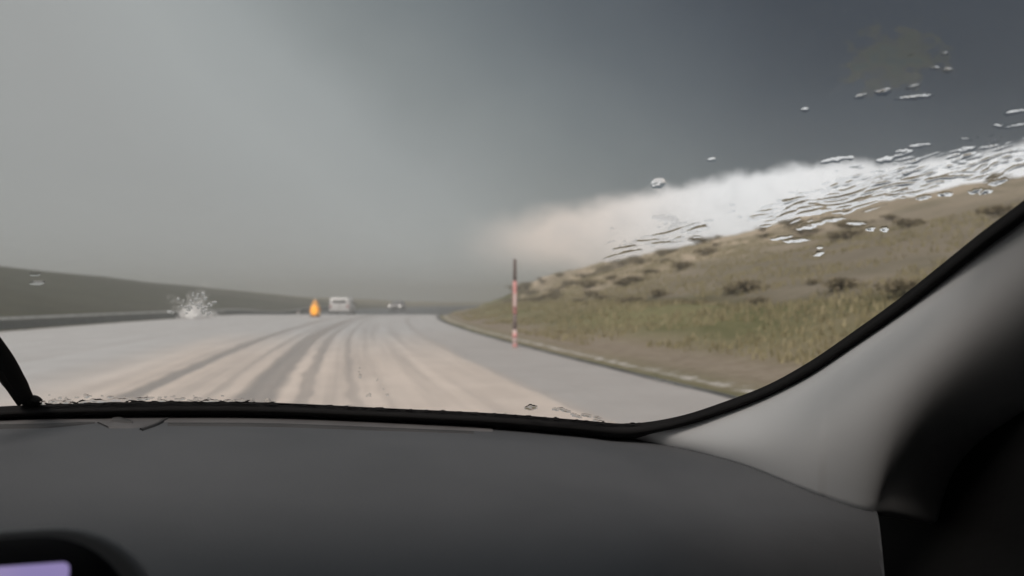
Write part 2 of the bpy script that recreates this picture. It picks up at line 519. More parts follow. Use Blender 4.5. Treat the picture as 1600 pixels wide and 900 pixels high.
# ------------------------------------------------------------------ guard rail on the far side
def rail():
    d0 = -19.75
    Ys = np.arange(8, 128, 4.0)
    root = empty('guard_rail', (float(edge_x(40)) + d0, 40, 0))
    ox, oy, oz = root.location
    tag(root, 'long grey steel guard rail along the far road edge below the dark hill', 'guard rail')
    sec = [(0.00, .10), (.03, .14), (.03, .22), (-.02, .27), (-.02, .33), (.03, .38), (.03, .46), (0, .50), (-.06, .50), (-.06, .10)]
    Yb = np.arange(6, 130, 2.0)
    v = []
    for Y in Yb:
        x = float(edge_x(Y)) + d0
        z = float(prof(Y))
        for a, b in sec:
            v.append((x + .10 + a - ox, Y - oy, z + b - .03 - oz))
    n = len(sec)
    f = []
    for i in range(len(Yb) - 1):
        for k in range(n):
            f.append((i * n + k, i * n + (k + 1) % n, (i + 1) * n + (k + 1) % n, (i + 1) * n + k))
    mesh_obj('lower_beam', v, f, STEEL_D, root, smooth=False)
    w = []
    for Y in Yb:
        x = float(edge_x(Y)) + d0; z = float(prof(Y))
        for a, b in ((.0, .50), (.06, .51), (.07, .57), (.04, .61), (-.04, .61), (-.05, .50)):
            w.append((x + .13 + a - ox, Y - oy, z + b - oz))
    f = []
    for i in range(len(Yb) - 1):
        for k in range(6):
            f.append((i * 6 + k, i * 6 + (k + 1) % 6, (i + 1) * 6 + (k + 1) % 6, (i + 1) * 6 + k))
    mesh_obj('top_rail', w, f, STEEL, root, smooth=False)
    me = None
    for Y in Ys:
        if me is None:
            bm = bmesh.new(); add_box(bm, (0, 0, .05), (.10, .06, 1.0), .012)
            p = bm_obj('post', bm, STEEL_D, root); me = p.data
        else:
            p = bpy.data.objects.new('post', me); COL.objects.link(p); p.parent = root
        p.location = (float(edge_x(Y)) + d0 - ox, Y - oy, float(prof(Y)) - oz)
rail()

# ------------------------------------------------------------------ vegetation
def leaf_cloud(name, n, rx, rz, size, material, seed, parent=None):
    rn = random.Random(seed)
    lobes = [(rn.uniform(-.55, .55) * rx, rn.uniform(-.55, .55) * rx, rz * rn.uniform(.35, .8), rn.uniform(.35, .62)) for _ in range(6)]
    v, f = [], []
    for k in range(n):
        lx, ly, lz, lr = rn.choice(lobes)
        th = rn.uniform(0, 2 * math.pi); cz = rn.uniform(-1, 1); rr = lr * rn.random() ** .4
        s = math.sqrt(1 - cz * cz)
        c = Vector((lx + rx * rr * s * math.cos(th), ly + rx * rr * s * math.sin(th), max(.02, lz + rz * rr * cz * .8)))
        u = Vector((rn.gauss(0, 1), rn.gauss(0, 1), rn.gauss(0, .6))).normalized()
        w = u.cross(Vector((rn.gauss(0, 1), rn.gauss(0, 1), rn.gauss(0, 1)))).normalized()
        a = size * rn.uniform(.6, 1.4)
        b = len(v)
        v += [tuple(c - u * a), tuple(c + w * a * .42), tuple(c + u * a), tuple(c - w * a * .42)]
        f.append((b, b + 1, b + 2, b + 3))
    return mesh_obj(name, v, f, material, parent, smooth=False)

def make_shrub(seed):
    root = empty('shrub', (0, 0, 0))
    leaf_cloud('crown', 520, .70, .66, .075, SHRUB_M, seed, root)
    bm = bmesh.new()
    rn = random.Random(seed)
    for k in range(5):
        a = rn.uniform(0, 6.28)
        M = Matrix.Rotation(a, 4, 'Z') @ Matrix.Rotation(rn.uniform(.15, .6), 4, 'X') @ Matrix.Translation((0, 0, .25))
        bmesh.ops.create_cone(bm, cap_ends=True, segments=5, radius1=.025, radius2=.008, depth=.6, matrix=M)
    bm_obj('stem', bm, STEM_M, root)
    return root
protos = [make_shrub(s) for s in (11, 12, 13, 14)]
def land_pt(Y, d):
    return (float(edge_x(Y)) + d, Y, float(land(Y, d)))
rs = random.Random(21)
used = [False] * 4
spots = []
tries = 0
while len(spots) < 72 and tries < 5000:
    tries += 1
    Y = rs.uniform(14, 126)
    cd = float(np.interp(Y, _cy, _cd))
    d = rs.uniform(8, cd - 1.0)
    x = float(edge_x(Y)) + d
    if x / Y > .74 or float(perlin(np.array(Y * .09), np.array(d * .09))) < -.12:
        continue
    spots.append((Y, d, rs.uniform(.45, 1.35) * (.8 + .006 * Y)))
# a darker line of scrub along the top of the bank
for k in range(26):
    Y = rs.uniform(20, 112)
    spots.append((Y, rs.uniform(8.3, 10.5), rs.uniform(.45, .95)))
for i, (Y, d, s) in enumerate(spots):
    k = i % 4
    src = protos[k]
    if not used[k]:
        o = src; used[k] = True
    else:
        o = src.copy(); COL.objects.link(o)
        for ch in list(src.children):
            c = ch.copy(); COL.objects.link(c); c.parent = o
    o.location = land_pt(Y, d)
    o.rotation_euler = (0, 0, rs.uniform(0, 6.28))
    o.scale = (s * rs.uniform(1.1, 1.9), s * rs.uniform(1.1, 1.9), s * rs.uniform(.5, .75))
    cd = float(np.interp(Y, _cy, _cd))
    size = 'small' if s < .75 else 'large' if s > 1.25 else 'medium'
    where = ('at the foot of the bank' if d < 11 else 'low on the dry slope' if d < .45 * cd else 'half way up the dry slope' if d < .75 * cd else 'just below the ridge')
    dist = 'close to the windscreen pillar' if Y < 40 else 'between the pole and the pillar' if Y < 75 else 'far off, behind the striped pole'
    tag(o, f'{size} brown-green shrub {where}, {dist}', 'shrub', 'shrubs scattered over the roadside hill')

# grass tufts on the verge and the lower slope
rn = np.random.RandomState(5)
N = 26000
Yg = rn.rand(N) ** 1.2 * 115 + 9
dg_ = 1.6 + rn.rand(N) ** 1.25 * 26
keep = (perlin(Yg * .16, dg_ * .35) > -.28 + .5 * (dg_ < 2.6)) & ((edge_x(Yg) + dg_) / Yg < .8) & (dg_ < np.interp(Yg, _cy, _cd))
Yg, dg_ = Yg[keep], dg_[keep]
gx = edge_x(Yg) + dg_; gz = land(Yg, dg_)
n = len(Yg)
gh = (.06 + .13 * rn.rand(n)) * (1 + .35 * (dg_ > 5))
V = []; Fc = []
for k in range(3):
    a = rn.rand(n) * 6.28; l = rn.normal(0, .35, n); w = .022 + .02 * rn.rand(n)
    bx, by = np.cos(a) * w, np.sin(a) * w
    ox, oy = rn.normal(0, .07, n), rn.normal(0, .07, n)
    tx, ty = np.cos(a + 1.2) * l * gh, np.sin(a + 1.2) * l * gh
    p0 = np.stack([gx + ox - bx, Yg + oy - by, gz - .03], 1)
    p1 = np.stack([gx + ox + bx, Yg + oy + by, gz - .03], 1)
    p2 = np.stack([gx + ox + tx, Yg + oy + ty, gz + gh], 1)
    base_i = k * 3 * n
    V.append(np.concatenate([p0, p1, p2]))
    i = np.arange(n) + base_i
    Fc.append(np.stack([i, i + n, i + 2 * n], 1))
grass = mesh_obj('grass', np.concatenate(V), np.concatenate(Fc), GRASS_M, smooth=False)
tag(grass, 'rough dry grass on the road verge and lower slope', 'grass', kind='stuff')

# ------------------------------------------------------------------ things on the road
def snow_pole():
    Y = 21.3; x = (804.5 - 800) / F * Y
    r = empty('snow_pole', (x, Y, 0))
    tag(r, 'tall striped red and dark snow marker pole at the right road edge', 'marker pole')
    def band(name, prof_, m):
        bm = bmesh.new(); lathe(bm, prof_, 16); bm_obj(name, bm, m, r, True)
    band('reflective_base', [(.062, -.05), (.062, .50), (.055, .52)], POLE_PALE)
    band('dark_band', [(.052, .52), (.050, .93)], POLE_DARK)
    band('red_band', [(.056, .93), (.056, 1.80), (.05, 1.81)], POLE_RED)
    band('pole_tip', [(.046, 1.81), (.042, 2.37), (.03, 2.40)], POLE_DARK)
    band('red_ring', [(.064, .30), (.064, .42)], POLE_RED)
    band('red_ring', [(.064, .06), (.064, .14)], POLE_RED)
    bm = bmesh.new(); add_box(bm, (0, -.058, 1.30), (.085, .012, .34), .004); bm_obj('reflector', bm, POLE_PALE, r)
snow_pole()

def wheel(parent, loc, rad=.34, w=.22):
    bm = bmesh.new(); add_cyl(bm, (0, 0, 0), rad, rad, w, 24, 'X')
    t = bm_obj('wheel', bm, TYRE, parent, True, loc)
    bm = bmesh.new(); add_cyl(bm, (0, 0, 0), rad * .6, rad * .6, w + .02, 18, 'X')
    bm_obj('rim', bm, RIM, t)
    return t

def shell(name, secs, material, parent, smooth=True):
    """loft of closed cross-sections: list of (y, [(x,z)...])"""
    v = []; f = []
    n = len(secs[0][1])
    for y, s in secs:
        v += [(x, y, z) for x, z in s]
    for i in range(len(secs) - 1):
        for k in range(n):
            f.append((i * n + k, i * n + (k + 1) % n, (i + 1) * n + (k + 1) % n, (i + 1) * n + k))
    f.append(tuple(range(n))[::-1]); f.append(tuple(range((len(secs) - 1) * n, len(secs) * n)))
    return mesh_obj(name, v, f, material, parent, smooth=smooth)

def rsec(w, z0, z1, r, tuck=0.0):
    """rounded car cross-section, width w, from z0 to z1"""
    p = []
    h = w / 2
    for k in range(6):
        a = R(18 * k); p.append((h - tuck - r + r * math.cos(a), z1 - r + r * math.sin(a)))
    for k in range(6):
        a = R(90 + 18 * k); p.append((-(h - tuck) + r + r * math.cos(a), z1 - r + r * math.sin(a)))
    p += [(-h, z0 + .55 * (z1 - z0)), (-h, z0 + .12), (-h + .08, z0), (h - .08, z0), (h, z0 + .12), (h, z0 + .55 * (z1 - z0))]
    return p

def white_van():
    Y = 91.0; x = (530 - 800) / F * Y
    r = empty('van', (x, Y, float(prof(Y))), R(2))
    tag(r, 'white van driving ahead, seen from behind with dark rear window', 'van')
    w = 2.22; H = 2.12
    shell('body', [(0.0, rsec(w - .10, .42, H - .10, .16, .05)), (.05, rsec(w, .38, H - .02, .18, .05)), (.5, rsec(w, .36, H, .18, .06)), (3.4, rsec(w, .36, H, .18, .06)),
                   (4.0, rsec(w - .04, .36, H - .18, .25, .12)), (4.75, rsec(w - .1, .38, 1.22, .2, .05)), (5.2, rsec(w - .3, .42, 1.05, .2, .05))], WHITE_PAINT, r)
    bm = bmesh.new(); add_box(bm, (0, -.015, 1.66), (1.50, .03, .26), .04, 3)
    rw = bm_obj('rear_window', bm, DARK_GLASS, r)
    bm = bmesh.new(); add_box(bm, (.25, -.045, 1.56), (.5, .02, .03), .005); bm_obj('wiper', bm, RUBBER, rw)
    bm = bmesh.new(); add_box(bm, (0, -.02, 1.02), (.012, .02, 1.2), 0); bm_obj('door_seam', bm, BUMPER, r)
    bm = bmesh.new(); add_box(bm, (.10, -.03, 1.05), (.14, .04, .06), .01); bm_obj('door_handle', bm, BUMPER, r)
    bm = bmesh.new(); add_box(bm, (0, -.02, .50), (w - .1, .16, .22), .05, 3); bm_obj('bumper', bm, BUMPER, r)
    bm = bmesh.new(); add_box(bm, (0, -.02, .82), (.52, .02, .12), .006); bm_obj('number_plate', bm, PLATE, r)
    for s in (-1, 1):
        bm = bmesh.new(); add_box(bm, (s * (w / 2 - .14), -.01, 1.12), (.14, .06, .34), .02); bm_obj('tail_light', bm, TAIL, r)
        bm = bmesh.new(); add_box(bm, (s * (w / 2 - .02), 3.0, 1.52), (.03, 1.0, .42), .01); bm_obj('side_window', bm, DARK_GLASS, r)
        bm = bmesh.new(); add_box(bm, (s * (w / 2 + .13), 3.9, 1.35), (.2, .1, .3), .04); bm_obj('mirror', bm, BUMPER, r)
        for yy in (.95, 4.2):
            wheel(r, (s * (w / 2 - .14), yy, .34))
white_van()

def oncoming_car():
    Y = 121.0; x = (616.5 - 800) / F * Y
    r = empty('oncoming_car', (x, Y, float(prof(Y))), R(-4))
    tag(r, 'small far car with two lit white headlights in the haze', 'car')
    w = 1.82
    shell('body', [(0, rsec(w - .3, .28, .72, .12)), (.12, rsec(w - .06, .22, .80, .14)), (1.2, rsec(w, .2, .96, .14)), (3.9, rsec(w, .2, 1.0, .14)), (4.3, rsec(w - .2, .3, .95, .14))], plain('haze_paled_paint', (.36, .35, .35), .4), r)  # body colour lightened to put haze into the paint
    shell('cabin', [(1.15, rsec(w - .2, .9, 1.0, .04, .05)), (1.95, rsec(w - .2, .9, 1.42, .15, .16)), (3.2, rsec(w - .2, .9, 1.44, .15, .16)), (4.1, rsec(w - .2, .9, 1.05, .05, .05))], plain('haze_paled_glass', (.20, .20, .205), .2), r)  # glass paled the same way, haze mixed into its colour
    bm = bmesh.new(); add_box(bm, (0, -.02, .46), (.9, .05, .16), .02); bm_obj('grille', bm, RUBBER, r)
    for s in (-1, 1):
        bm = bmesh.new(); bmesh.ops.create_uvsphere(bm, u_segments=14, v_segments=8, radius=1, matrix=Matrix.Translation((s * .80, .03, .66)) @ Matrix.Diagonal((.15, .09, .11, 1)))
        bm_obj('headlight', bm, HEADL, r, True)
        for yy in (.85, 3.5):
            wheel(r, (s * (w / 2 - .11), yy, .31), .31, .2)
oncoming_car()

def orange_drum():
    Y = 66.0; x = (492.5 - 800) / F * Y
    r = empty('traffic_drum', (x, Y, float(prof(Y)) + .02))
    tag(r, 'bright orange roadside traffic drum with glowing amber lamp, left of the van', 'traffic drum')
    bm = bmesh.new(); lathe(bm, [(.46, 0), (.46, .05), (.40, .09)], 24); bm_obj('base', bm, RUBBER, r, False)
    bm = bmesh.new(); lathe(bm, [(.30, .07), (.38, .14), (.44, .35), (.45, .58), (.40, .80), (.32, 1.0), (.22, 1.2), (.12, 1.36), (.05, 1.42)], 28); bm_obj('body', bm, ORANGE, r, True)
    for z, r0, r1 in ((.28, .435, .45), (.88, .39, .345)):
        bm = bmesh.new(); lathe(bm, [(r0, z), (r1, z + .10)], 28); bm_obj('reflective_band', bm, REFLECT, r, True)
    bm = bmesh.new(); bmesh.ops.create_uvsphere(bm, u_segments=18, v_segments=10, radius=1, matrix=Matrix.Translation((0, 0, 1.45)) @ Matrix.Diagonal((.07, .07, .08, 1)))
    bm_obj('top_reflector', bm, PLATE, r, True)
    bm = bmesh.new(); bmesh.ops.create_uvsphere(bm, u_segments=20, v_segments=12, radius=1, matrix=Matrix.Translation((0, -.30, .56)) @ Matrix.Diagonal((.30, .20, .44, 1)))
    bm_obj('lamp', bm, AMBER, r, True)
orange_drum()

def marker_post():
    Y = 80.0; x = (466 - 800) / F * Y
    r = empty('marker_post', (x, Y, float(prof(Y))))
    tag(r, 'tiny white marker post standing left of the orange drum', 'marker post')
    bm = bmesh.new(); add_box(bm, (0, 0, .18), (.12, .05, .46), .02); bm_obj('post', bm, PLATE, r)
    bm = bmesh.new(); add_box(bm, (0, -.03, .30), (.08, .02, .08), .005); bm_obj('reflector', bm, TAIL, r)
marker_post()

# ------------------------------------------------------------------ our own car: cabin round the camera
CF = np.array([-.238, .971]); CR = np.array([.971, .238])       # forward and right of the car in the ground plane
def to_world(r, f, z):
    r = np.asarray(r, float); f = np.asarray(f, float); z = np.asarray(z, float)
    return np.stack([r * CR[0] + f * CF[0], r * CR[1] + f * CF[1], z + CAM_H], -1)
def ray(px, py):
    u = (np.asarray(px, float) - 800) / F; v = (450 - np.asarray(py, float)) / F
    c, s = math.cos(PITCH), math.sin(PITCH)
    return np.stack([u, c - v * s, s + v * c], -1)
def glass_z(r, f):
    return .481 - .69 * f + .08 * (1 - ((r + .21) / .6) ** 2)
def meet(px, py, zf):
    """points where the sight lines meet the surface z = zf(r, f) of the cabin"""
    D = ray(px, py)
    rr = D[..., 0] * CR[0] + D[..., 1] * CR[1]; ff = D[..., 0] * CF[0] + D[..., 1] * CF[1]; zz = D[..., 2]
    s0 = np.sign(-zf(0 * rr, 0 * rr))
    lo = np.zeros_like(rr); hi = np.full_like(rr, 2.5)
    for _ in range(45):
        mid = (lo + hi) / 2
        g = zz * mid - zf(rr * mid, ff * mid)
        same = np.sign(g) == s0
        lo = np.where(same, mid, lo); hi = np.where(same, hi, mid)
    return rr * lo, ff * lo, zz * lo
def spl(pts, n):
    """smooth resampling of a 2D polyline"""
    p = np.array(pts, float)
    t = np.concatenate([[0], np.cumsum(np.hypot(*np.diff(p, axis=0).T))])
    m = np.gradient(p, t, axis=0)
    q = np.linspace(0, t[-1], n)
    i = np.clip(np.searchsorted(t, q, side='right') - 1, 0, len(t) - 2)
    h = t[i + 1] - t[i]; s = ((q - t[i]) / h)[:, None]; h = h[:, None]
    return (2 * s**3 - 3 * s**2 + 1) * p[i] + (s**3 - 2 * s**2 + s) * h * m[i] + (-2 * s**3 + 3 * s**2) * p[i + 1] + (s**3 - s**2) * h * m[i + 1]

SEAL_UP = [(-520, 690), (-260, 660), (0, 640), (200, 632.5), (400, 633), (600, 642), (800, 652), (900, 660), (985, 666), (1060, 655), (1133, 632), (1200, 606),
           (1267, 569), (1333, 524), (1400, 476), (1467, 423), (1533, 370), (1600, 320), (1720, 225), (1880, 100), (2080, -60)]
SEAL_LO = [(-520, 704), (-260, 674), (0, 652), (200, 648), (400, 648), (600, 655.5), (800, 667), (900, 676), (985, 683), (1060, 667), (1133, 644), (1200, 618),
           (1267, 584), (1333, 540), (1400, 494), (1467, 443), (1533, 392), (1600, 343), (1720, 250), (1880, 128), (2080, -32)]
car = empty('car', (0, 0, 0))
tag(car, 'interior of the car we ride in: grey dashboard, windscreen, pale pillar, black door', 'car')

# windscreen pane
su = spl(SEAL_UP, 160)
gr, gf, gz_ = meet(su[:, 0], su[:, 1], glass_z)
order = np.argsort(gr)
r_s, f_s = gr[order], gf[order]
rcols = np.concatenate([[-1.0, -.9], np.linspace(r_s[0] + .001, .42, 50), np.linspace(.425, r_s[-1], 40)])
fmax = np.interp(rcols, r_s, f_s) + .004
fmax[:2] = (.62, .86)
nv = 30
Tt = np.linspace(0, 1, nv)
FF = .10 + (fmax[:, None] - .10) * Tt[None, :]
RR = np.repeat(rcols[:, None], nv, 1)
outer = to_world(RR, FF, glass_z(RR, FF)).reshape(-1, 3)
windscreen = mesh_obj('windscreen', outer, grid_faces(len(rcols), nv), CLEAR, car)
def glass_normal(r):
    n = np.stack([.16 * 1.0 * (r + .21) / .36, np.full_like(r, .69), np.ones_like(r)], -1)
    n /= np.linalg.norm(n, axis=-1, keepdims=True)
    return np.stack([n[..., 0] * CR[0] + n[..., 1] * CF[0], n[..., 0] * CR[1] + n[..., 1] * CF[1], n[..., 2]], -1)
def on_glass(px, py, off=0.0):
    r, f, z = meet(px, py, glass_z)
    return to_world(r, f, z) + glass_normal(r) * np.asarray(off)[..., None] if np.ndim(off) else to_world(r, f, z) + glass_normal(r) * off

# rubber seal round the glass
n = 220
up, lo = spl(SEAL_UP, n), spl(SEAL_LO, n)
eye = np.array([0, 0, CAM_H])
A = on_glass(up[:, 0], up[:, 1], -.001)
B = on_glass(lo[:, 0], lo[:, 1], -.001)
B2 = eye + (B - eye) * .985
Mid = eye + ((A + B) / 2 - eye) * .978
down = np.array([0, 0, -.03])
C = B2 + (B2 - A) * .12 + (B - eye) * .012
Cb = C + (B - eye) * .03
rows = [on_glass(up[:, 0], up[:, 1], .004), A, Mid, B2, C, Cb]
V = np.stack(rows, 1).reshape(-1, 3)
seal = mesh_obj('windscreen_seal', V, grid_faces(n, len(rows)), RUBBER, car)

# dashboard
lr, lf, lz = meet(lo[:, 0], lo[:, 1], glass_z)
m_ = lo[:, 0] < 985
_fr, _fz, _ff = lr[m_] * .985, lz[m_] * .985, lf[m_] * .985
def front_z(r): return np.interp(r, np.concatenate([[-1.1], _fr, [.46, .9]]), np.concatenate([[_fz[0] - .03], _fz, [_fz[-1] - .004, _fz[-1] - .02]]))
def front_f(r): return np.interp(r, np.concatenate([[-1.1], _fr, [.46, .9]]), np.concatenate([[_ff[0] - .1], _ff, [_ff[-1] - .03, _ff[-1] - .2]]))
def dash_z(r, f, end=True):
    t = np.clip(front_f(r) - f, -1, 2)
    z = front_z(r) - .004 - .018 * sstep(t, .0, .08) * 0 - .16 * np.clip(t - .10, 0, 1) ** 1.5
    z = z - .5 * np.clip(.42 - f, 0, 1) ** 1.5 - .07 * np.clip(r - .12, 0, 1) ** 1.6 * sstep(t, .10, .35)
    if end:
        z = z - .10 * sstep(r - (END[0] - (END[1] - f) * .62), -.22, .03) * sstep(END[1] - f, .0, .10)
    return z
_r, _f, _z = meet(np.array([1362.0]), np.array([801.0]), lambda r, f: dash_z(r, f, False))
END = (float(_r[0]) + .004, float(_f[0]))
rc = np.concatenate([np.linspace(-1.05, -.4, 20), np.linspace(-.38, .38, 60), np.linspace(.383, .52, 56), np.linspace(.53, .70, 8)])
tc = np.concatenate([np.linspace(-.04, .1, 10), np.linspace(.115, .80, 50)])
RR = np.repeat(rc[:, None], len(tc), 1); FF = front_f(RR) - tc[None, :]
_lim = np.where(FF < END[1], END[0] - (END[1] - FF) * .62, END[0] + .012 * sstep(FF - END[1], 0, .06) + (FF - END[1]) * .35) + .002
RR = np.minimum(RR, _lim)
dash = mesh_obj('dashboard', to_world(RR, FF, dash_z(RR, FF)).reshape(-1, 3), grid_faces(len(rc), len(tc)), DASH, car)

def dash_ribbon(name, top, bot, material, lift, n=70, edge=.003, parent=None):
    """a thin raised strip lying on the dashboard between two outlines"""
    a, b = spl(top, n), spl(bot, n)
    rows = []
    for k, w in enumerate((0, .12, .5, .88, 1)):
        p = a * (1 - w) + b * w
        r, f, z = meet(p[:, 0], p[:, 1], dash_z)
        h = lift if 0 < k < 4 else -edge
        rows.append(to_world(r, f, z + h))
    return mesh_obj(name, np.stack(rows, 1).reshape(-1, 3), grid_faces(n, 5), material, parent or dash)
# defroster strip under the glass with its dark slot, and the clip on it
dash_ribbon('defroster_strip', [(-300, 680), (0, 653.5), (160, 650), (400, 650), (600, 658), (770, 669)], [(-300, 690), (0, 664), (160, 661), (400, 663), (600, 669), (770, 675)], DASH2, .0012)
dash_ribbon('defroster_slot', [(-300, 690), (0, 663), (80, 662), (148, 658)], [(-300, 697), (0, 671), (80, 669), (148, 662)], DASH_D, .0008, 40)
dash_ribbon('defroster_slot', [(262, 660.5), (400, 661), (600, 668), (740, 674)], [(262, 666), (400, 667), (600, 673.5), (740, 678)], DASH_D, .0008, 50)
dash_ribbon('sensor_cover', [(150, 660), (180, 651), (262, 651)], [(172, 670), (205, 671), (240, 666)], DASH2, .0016, 30)
dash_ribbon('sensor_clip', [(177, 656.5), (187, 653.5), (193, 657), (206, 661)], [(174, 661), (186, 663), (196, 663.5), (206, 663.5)], DASH_D, .0035, 24)
dash_ribbon('cover_seam', [(218, 671.5), (245, 662), (263, 653)], [(222, 673.5), (249, 663.5), (266, 654)], DASH_D, .0022, 20)

# pillar trim: from the seal (A) over a ridge (M) to the inner edge (B)
def pspl(pts, n):
    p = np.array(pts, float); m = np.gradient(p, axis=0)
    q = np.linspace(0, len(p) - 1, n)
    i = np.clip(q.astype(int), 0, len(p) - 2); t = (q - i)[:, None]
    return (2*t**3 - 3*t**2 + 1) * p[i] + (t**3 - 2*t**2 + t) * m[i] + (-2*t**3 + 3*t**2) * p[i+1] + (t**3 - t**2) * m[i+1]
PA = [(970, 682), (1060, 667), (1133, 644), (1200, 618), (1267, 584), (1333, 540), (1400, 494), (1467, 443), (1533, 392), (1600, 343), (1720, 250), (1880, 128), (2080, -32)]
PM = [(970, 682.5), (1055, 681), (1122, 678), (1188, 668), (1256, 648), (1322, 620), (1385, 586), (1450, 550), (1520, 508), (1595, 462), (1720, 385), (1890, 280), (2100, 140)]
PB = [(970, 683), (1035, 695), (1100, 709), (1170, 730), (1245, 762), (1315, 790), (1362, 801), (1384, 765), (1425, 716), (1500, 672), (1620, 626), (1800, 550), (2050, 430)]
na = 140
qs = np.linspace(0, 12, na)
pa, pm, pb = pspl(PA, na), pspl(PM, na), pspl(PB, na)
def at_depth(p, dep):
    d = ray(p[:, 0], p[:, 1]); return eye + d * (dep / d[:, 1])[:, None]
pr, pf, pz = meet(pa[:, 0], pa[:, 1], glass_z)
Ap = eye + (to_world(pr, pf, pz) - eye) * .985
cut = qs <= 6
r1, f1, z1 = meet(pb[:, 0], np.minimum(pb[:, 1], 801), lambda r, f: dash_z(r, f, False))
bd_ = to_world(r1, f1, z1)[:, 1]
d6 = np.interp(6, qs, bd_)
depB = np.where(cut, bd_ + .003, np.interp(qs, [6, 7, 8, 9, 10, 11, 12], [d6, d6 + .004, d6 + .002, d6 - .01, d6 - .035, d6 - .065, d6 - .105]))
k_ = np.ones(9) / 9
depB = np.where((qs > .6) & (qs < 11.4), np.convolve(depB, k_, 'same'), depB)
depA = Ap[:, 1]
depM = depB - np.interp(qs, [0, 1, 2, 4, 6, 8, 12], [0, .004, .012, .030, .044, .052, .062])
depM = np.minimum(depM, depA - np.interp(qs, [0, 2, 12], [0, .01, .03]))
def gsm(v, sg):
    x = np.arange(-3 * sg, 3 * sg + 1); k = np.exp(-.5 * (x / sg) ** 2); k /= k.sum()
    p = np.concatenate([2 * v[0] - v[1:3 * sg + 1][::-1], v, 2 * v[-1] - v[-3 * sg - 1:-1][::-1]])
    return np.convolve(p, k, 'valid')
depM = gsm(depM, 9); depB = np.where(qs < 4.5, depB, gsm(depB, 5))
Bp = at_depth(pb, depB); Mp = at_depth(pm, depM)
tm = .42
bulge = gsm(np.interp(qs, [0, 1, 2, 4, 6, 8, 12], [0, .010, .018, .029, .033, .030, .032]), 6)
nt = 30
rows = [Ap + (Ap - eye) * .03]
for t in np.linspace(0, 1, nt):
    la = (t - tm) * (t - 1) / ((0 - tm) * (0 - 1)); lm = t * (t - 1) / (tm * (tm - 1)); lb = t * (t - tm) / (1 - tm)
    pp = la * pa + lm * pm + lb * pb
    dep_ = depA * (1 - t) + depB * t - 4 * bulge * t * (1 - t)
    rows.append(at_depth(pp, dep_))
away = np.array([CR[0] * .10, CR[1] * .10, -.02])
rows.append(Bp + away * .15 + (Bp - eye) * .015)
rows.append(Bp + away + (Bp - eye) * .12)
mesh_obj('pillar_trim', np.stack(rows, 1).reshape(-1, 3), grid_faces(na, len(rows)), PILLAR, car)

# door, headliner and the rest of the cabin, left windowless to keep it dark
def panel(name, P, nu, nv, material):
    """bilinear patch from four corners given as (r, f, z)"""
    P = np.array(P, float)
    u = np.linspace(0, 1, nu)[:, None, None]; v = np.linspace(0, 1, nv)[None, :, None]
    Q = (1 - u) * (1 - v) * P[0] + u * (1 - v) * P[1] + u * v * P[2] + (1 - u) * v * P[3]
    return Q, name, nu, nv, material
def lay(Qn, disp=None):
    Q, name, nu, nv, material = Qn
    if disp is not None:
        Q = Q + disp(Q)
    return mesh_obj(name, to_world(Q[..., 0], Q[..., 1], Q[..., 2]).reshape(-1, 3), grid_faces(nu, nv), material, car)
def dd(Q):
    o = np.zeros_like(Q)
    o[..., 0] = -.03 * np.exp(-((Q[..., 2] + .32) / .05) ** 2) + .02 * sstep(-Q[..., 2], .4, .6)
    return o
lay(panel('door_panel', [(.66, 1.05, -.95), (.66, -1.9, -.95), (.62, -1.9, -.06), (.62, .80, -.06)], 30, 24, DOOR_M), dd)
lay(panel('door_panel', [(-1.10, 1.05, -.95), (-1.10, -1.9, -.95), (-1.06, -1.9, -.06), (-1.06, .80, -.06)], 30, 24, CABIN))
def hd(Q):
    o = np.zeros_like(Q)
    o[..., 2] = -.16 * np.clip(np.abs((Q[..., 0] + .22) / .80), 0, 1.2) ** 4
    return o
lay(panel('headliner', [(-1.03, .12, .50), (.60, .12, .50), (.60, -2.1, .50), (-1.03, -2.1, .50)], 30, 30, LINER), hd)
lay(panel('header_shade', [(-1.03, .28, .36), (.60, .28, .36), (.60, .118, .498), (-1.03, .118, .498)], 30, 10, LINER), hd)  # unseen header added to shade the near dashboard
lay(panel('rear_bulkhead', [(-1.1, -2.1, -.95), (.66, -2.1, -.95), (.62, -2.1, .52), (-1.06, -2.1, .52)], 8, 8, CABIN))
lay(panel('cabin_floor', [(-1.1, 1.1, -.95), (.66, 1.1, -.95), (.66, -2.1, -.95), (-1.1, -2.1, -.95)], 8, 8, DOOR_M))
lay(panel('window_blocker', [(.62, .80, -.06), (.62, -2.1, -.06), (.585, -2.1, .36), (.60, .10, .36)], 10, 10, DOOR_M))  # solid unseen panel where the side windows would be, blocks daylight
lay(panel('window_blocker', [(-1.06, .80, -.06), (-1.06, -2.1, -.06), (-1.03, -2.1, .36), (-1.04, .10, .36)], 10, 10, CABIN))  # added on the left to shut out light from that side
lay(panel('firewall', [(-1.1, 1.02, -.95), (.68, 1.02, -.95), (.68, 1.02, -.24), (-1.1, 1.02, -.24)], 8, 8, DOOR_M))
lay(panel('footwell_panel', [(-1.1, .62, -.95), (.66, .62, -.95), (.66, .30, -.22), (-1.1, .30, -.22)], 8, 8, DOOR_M))
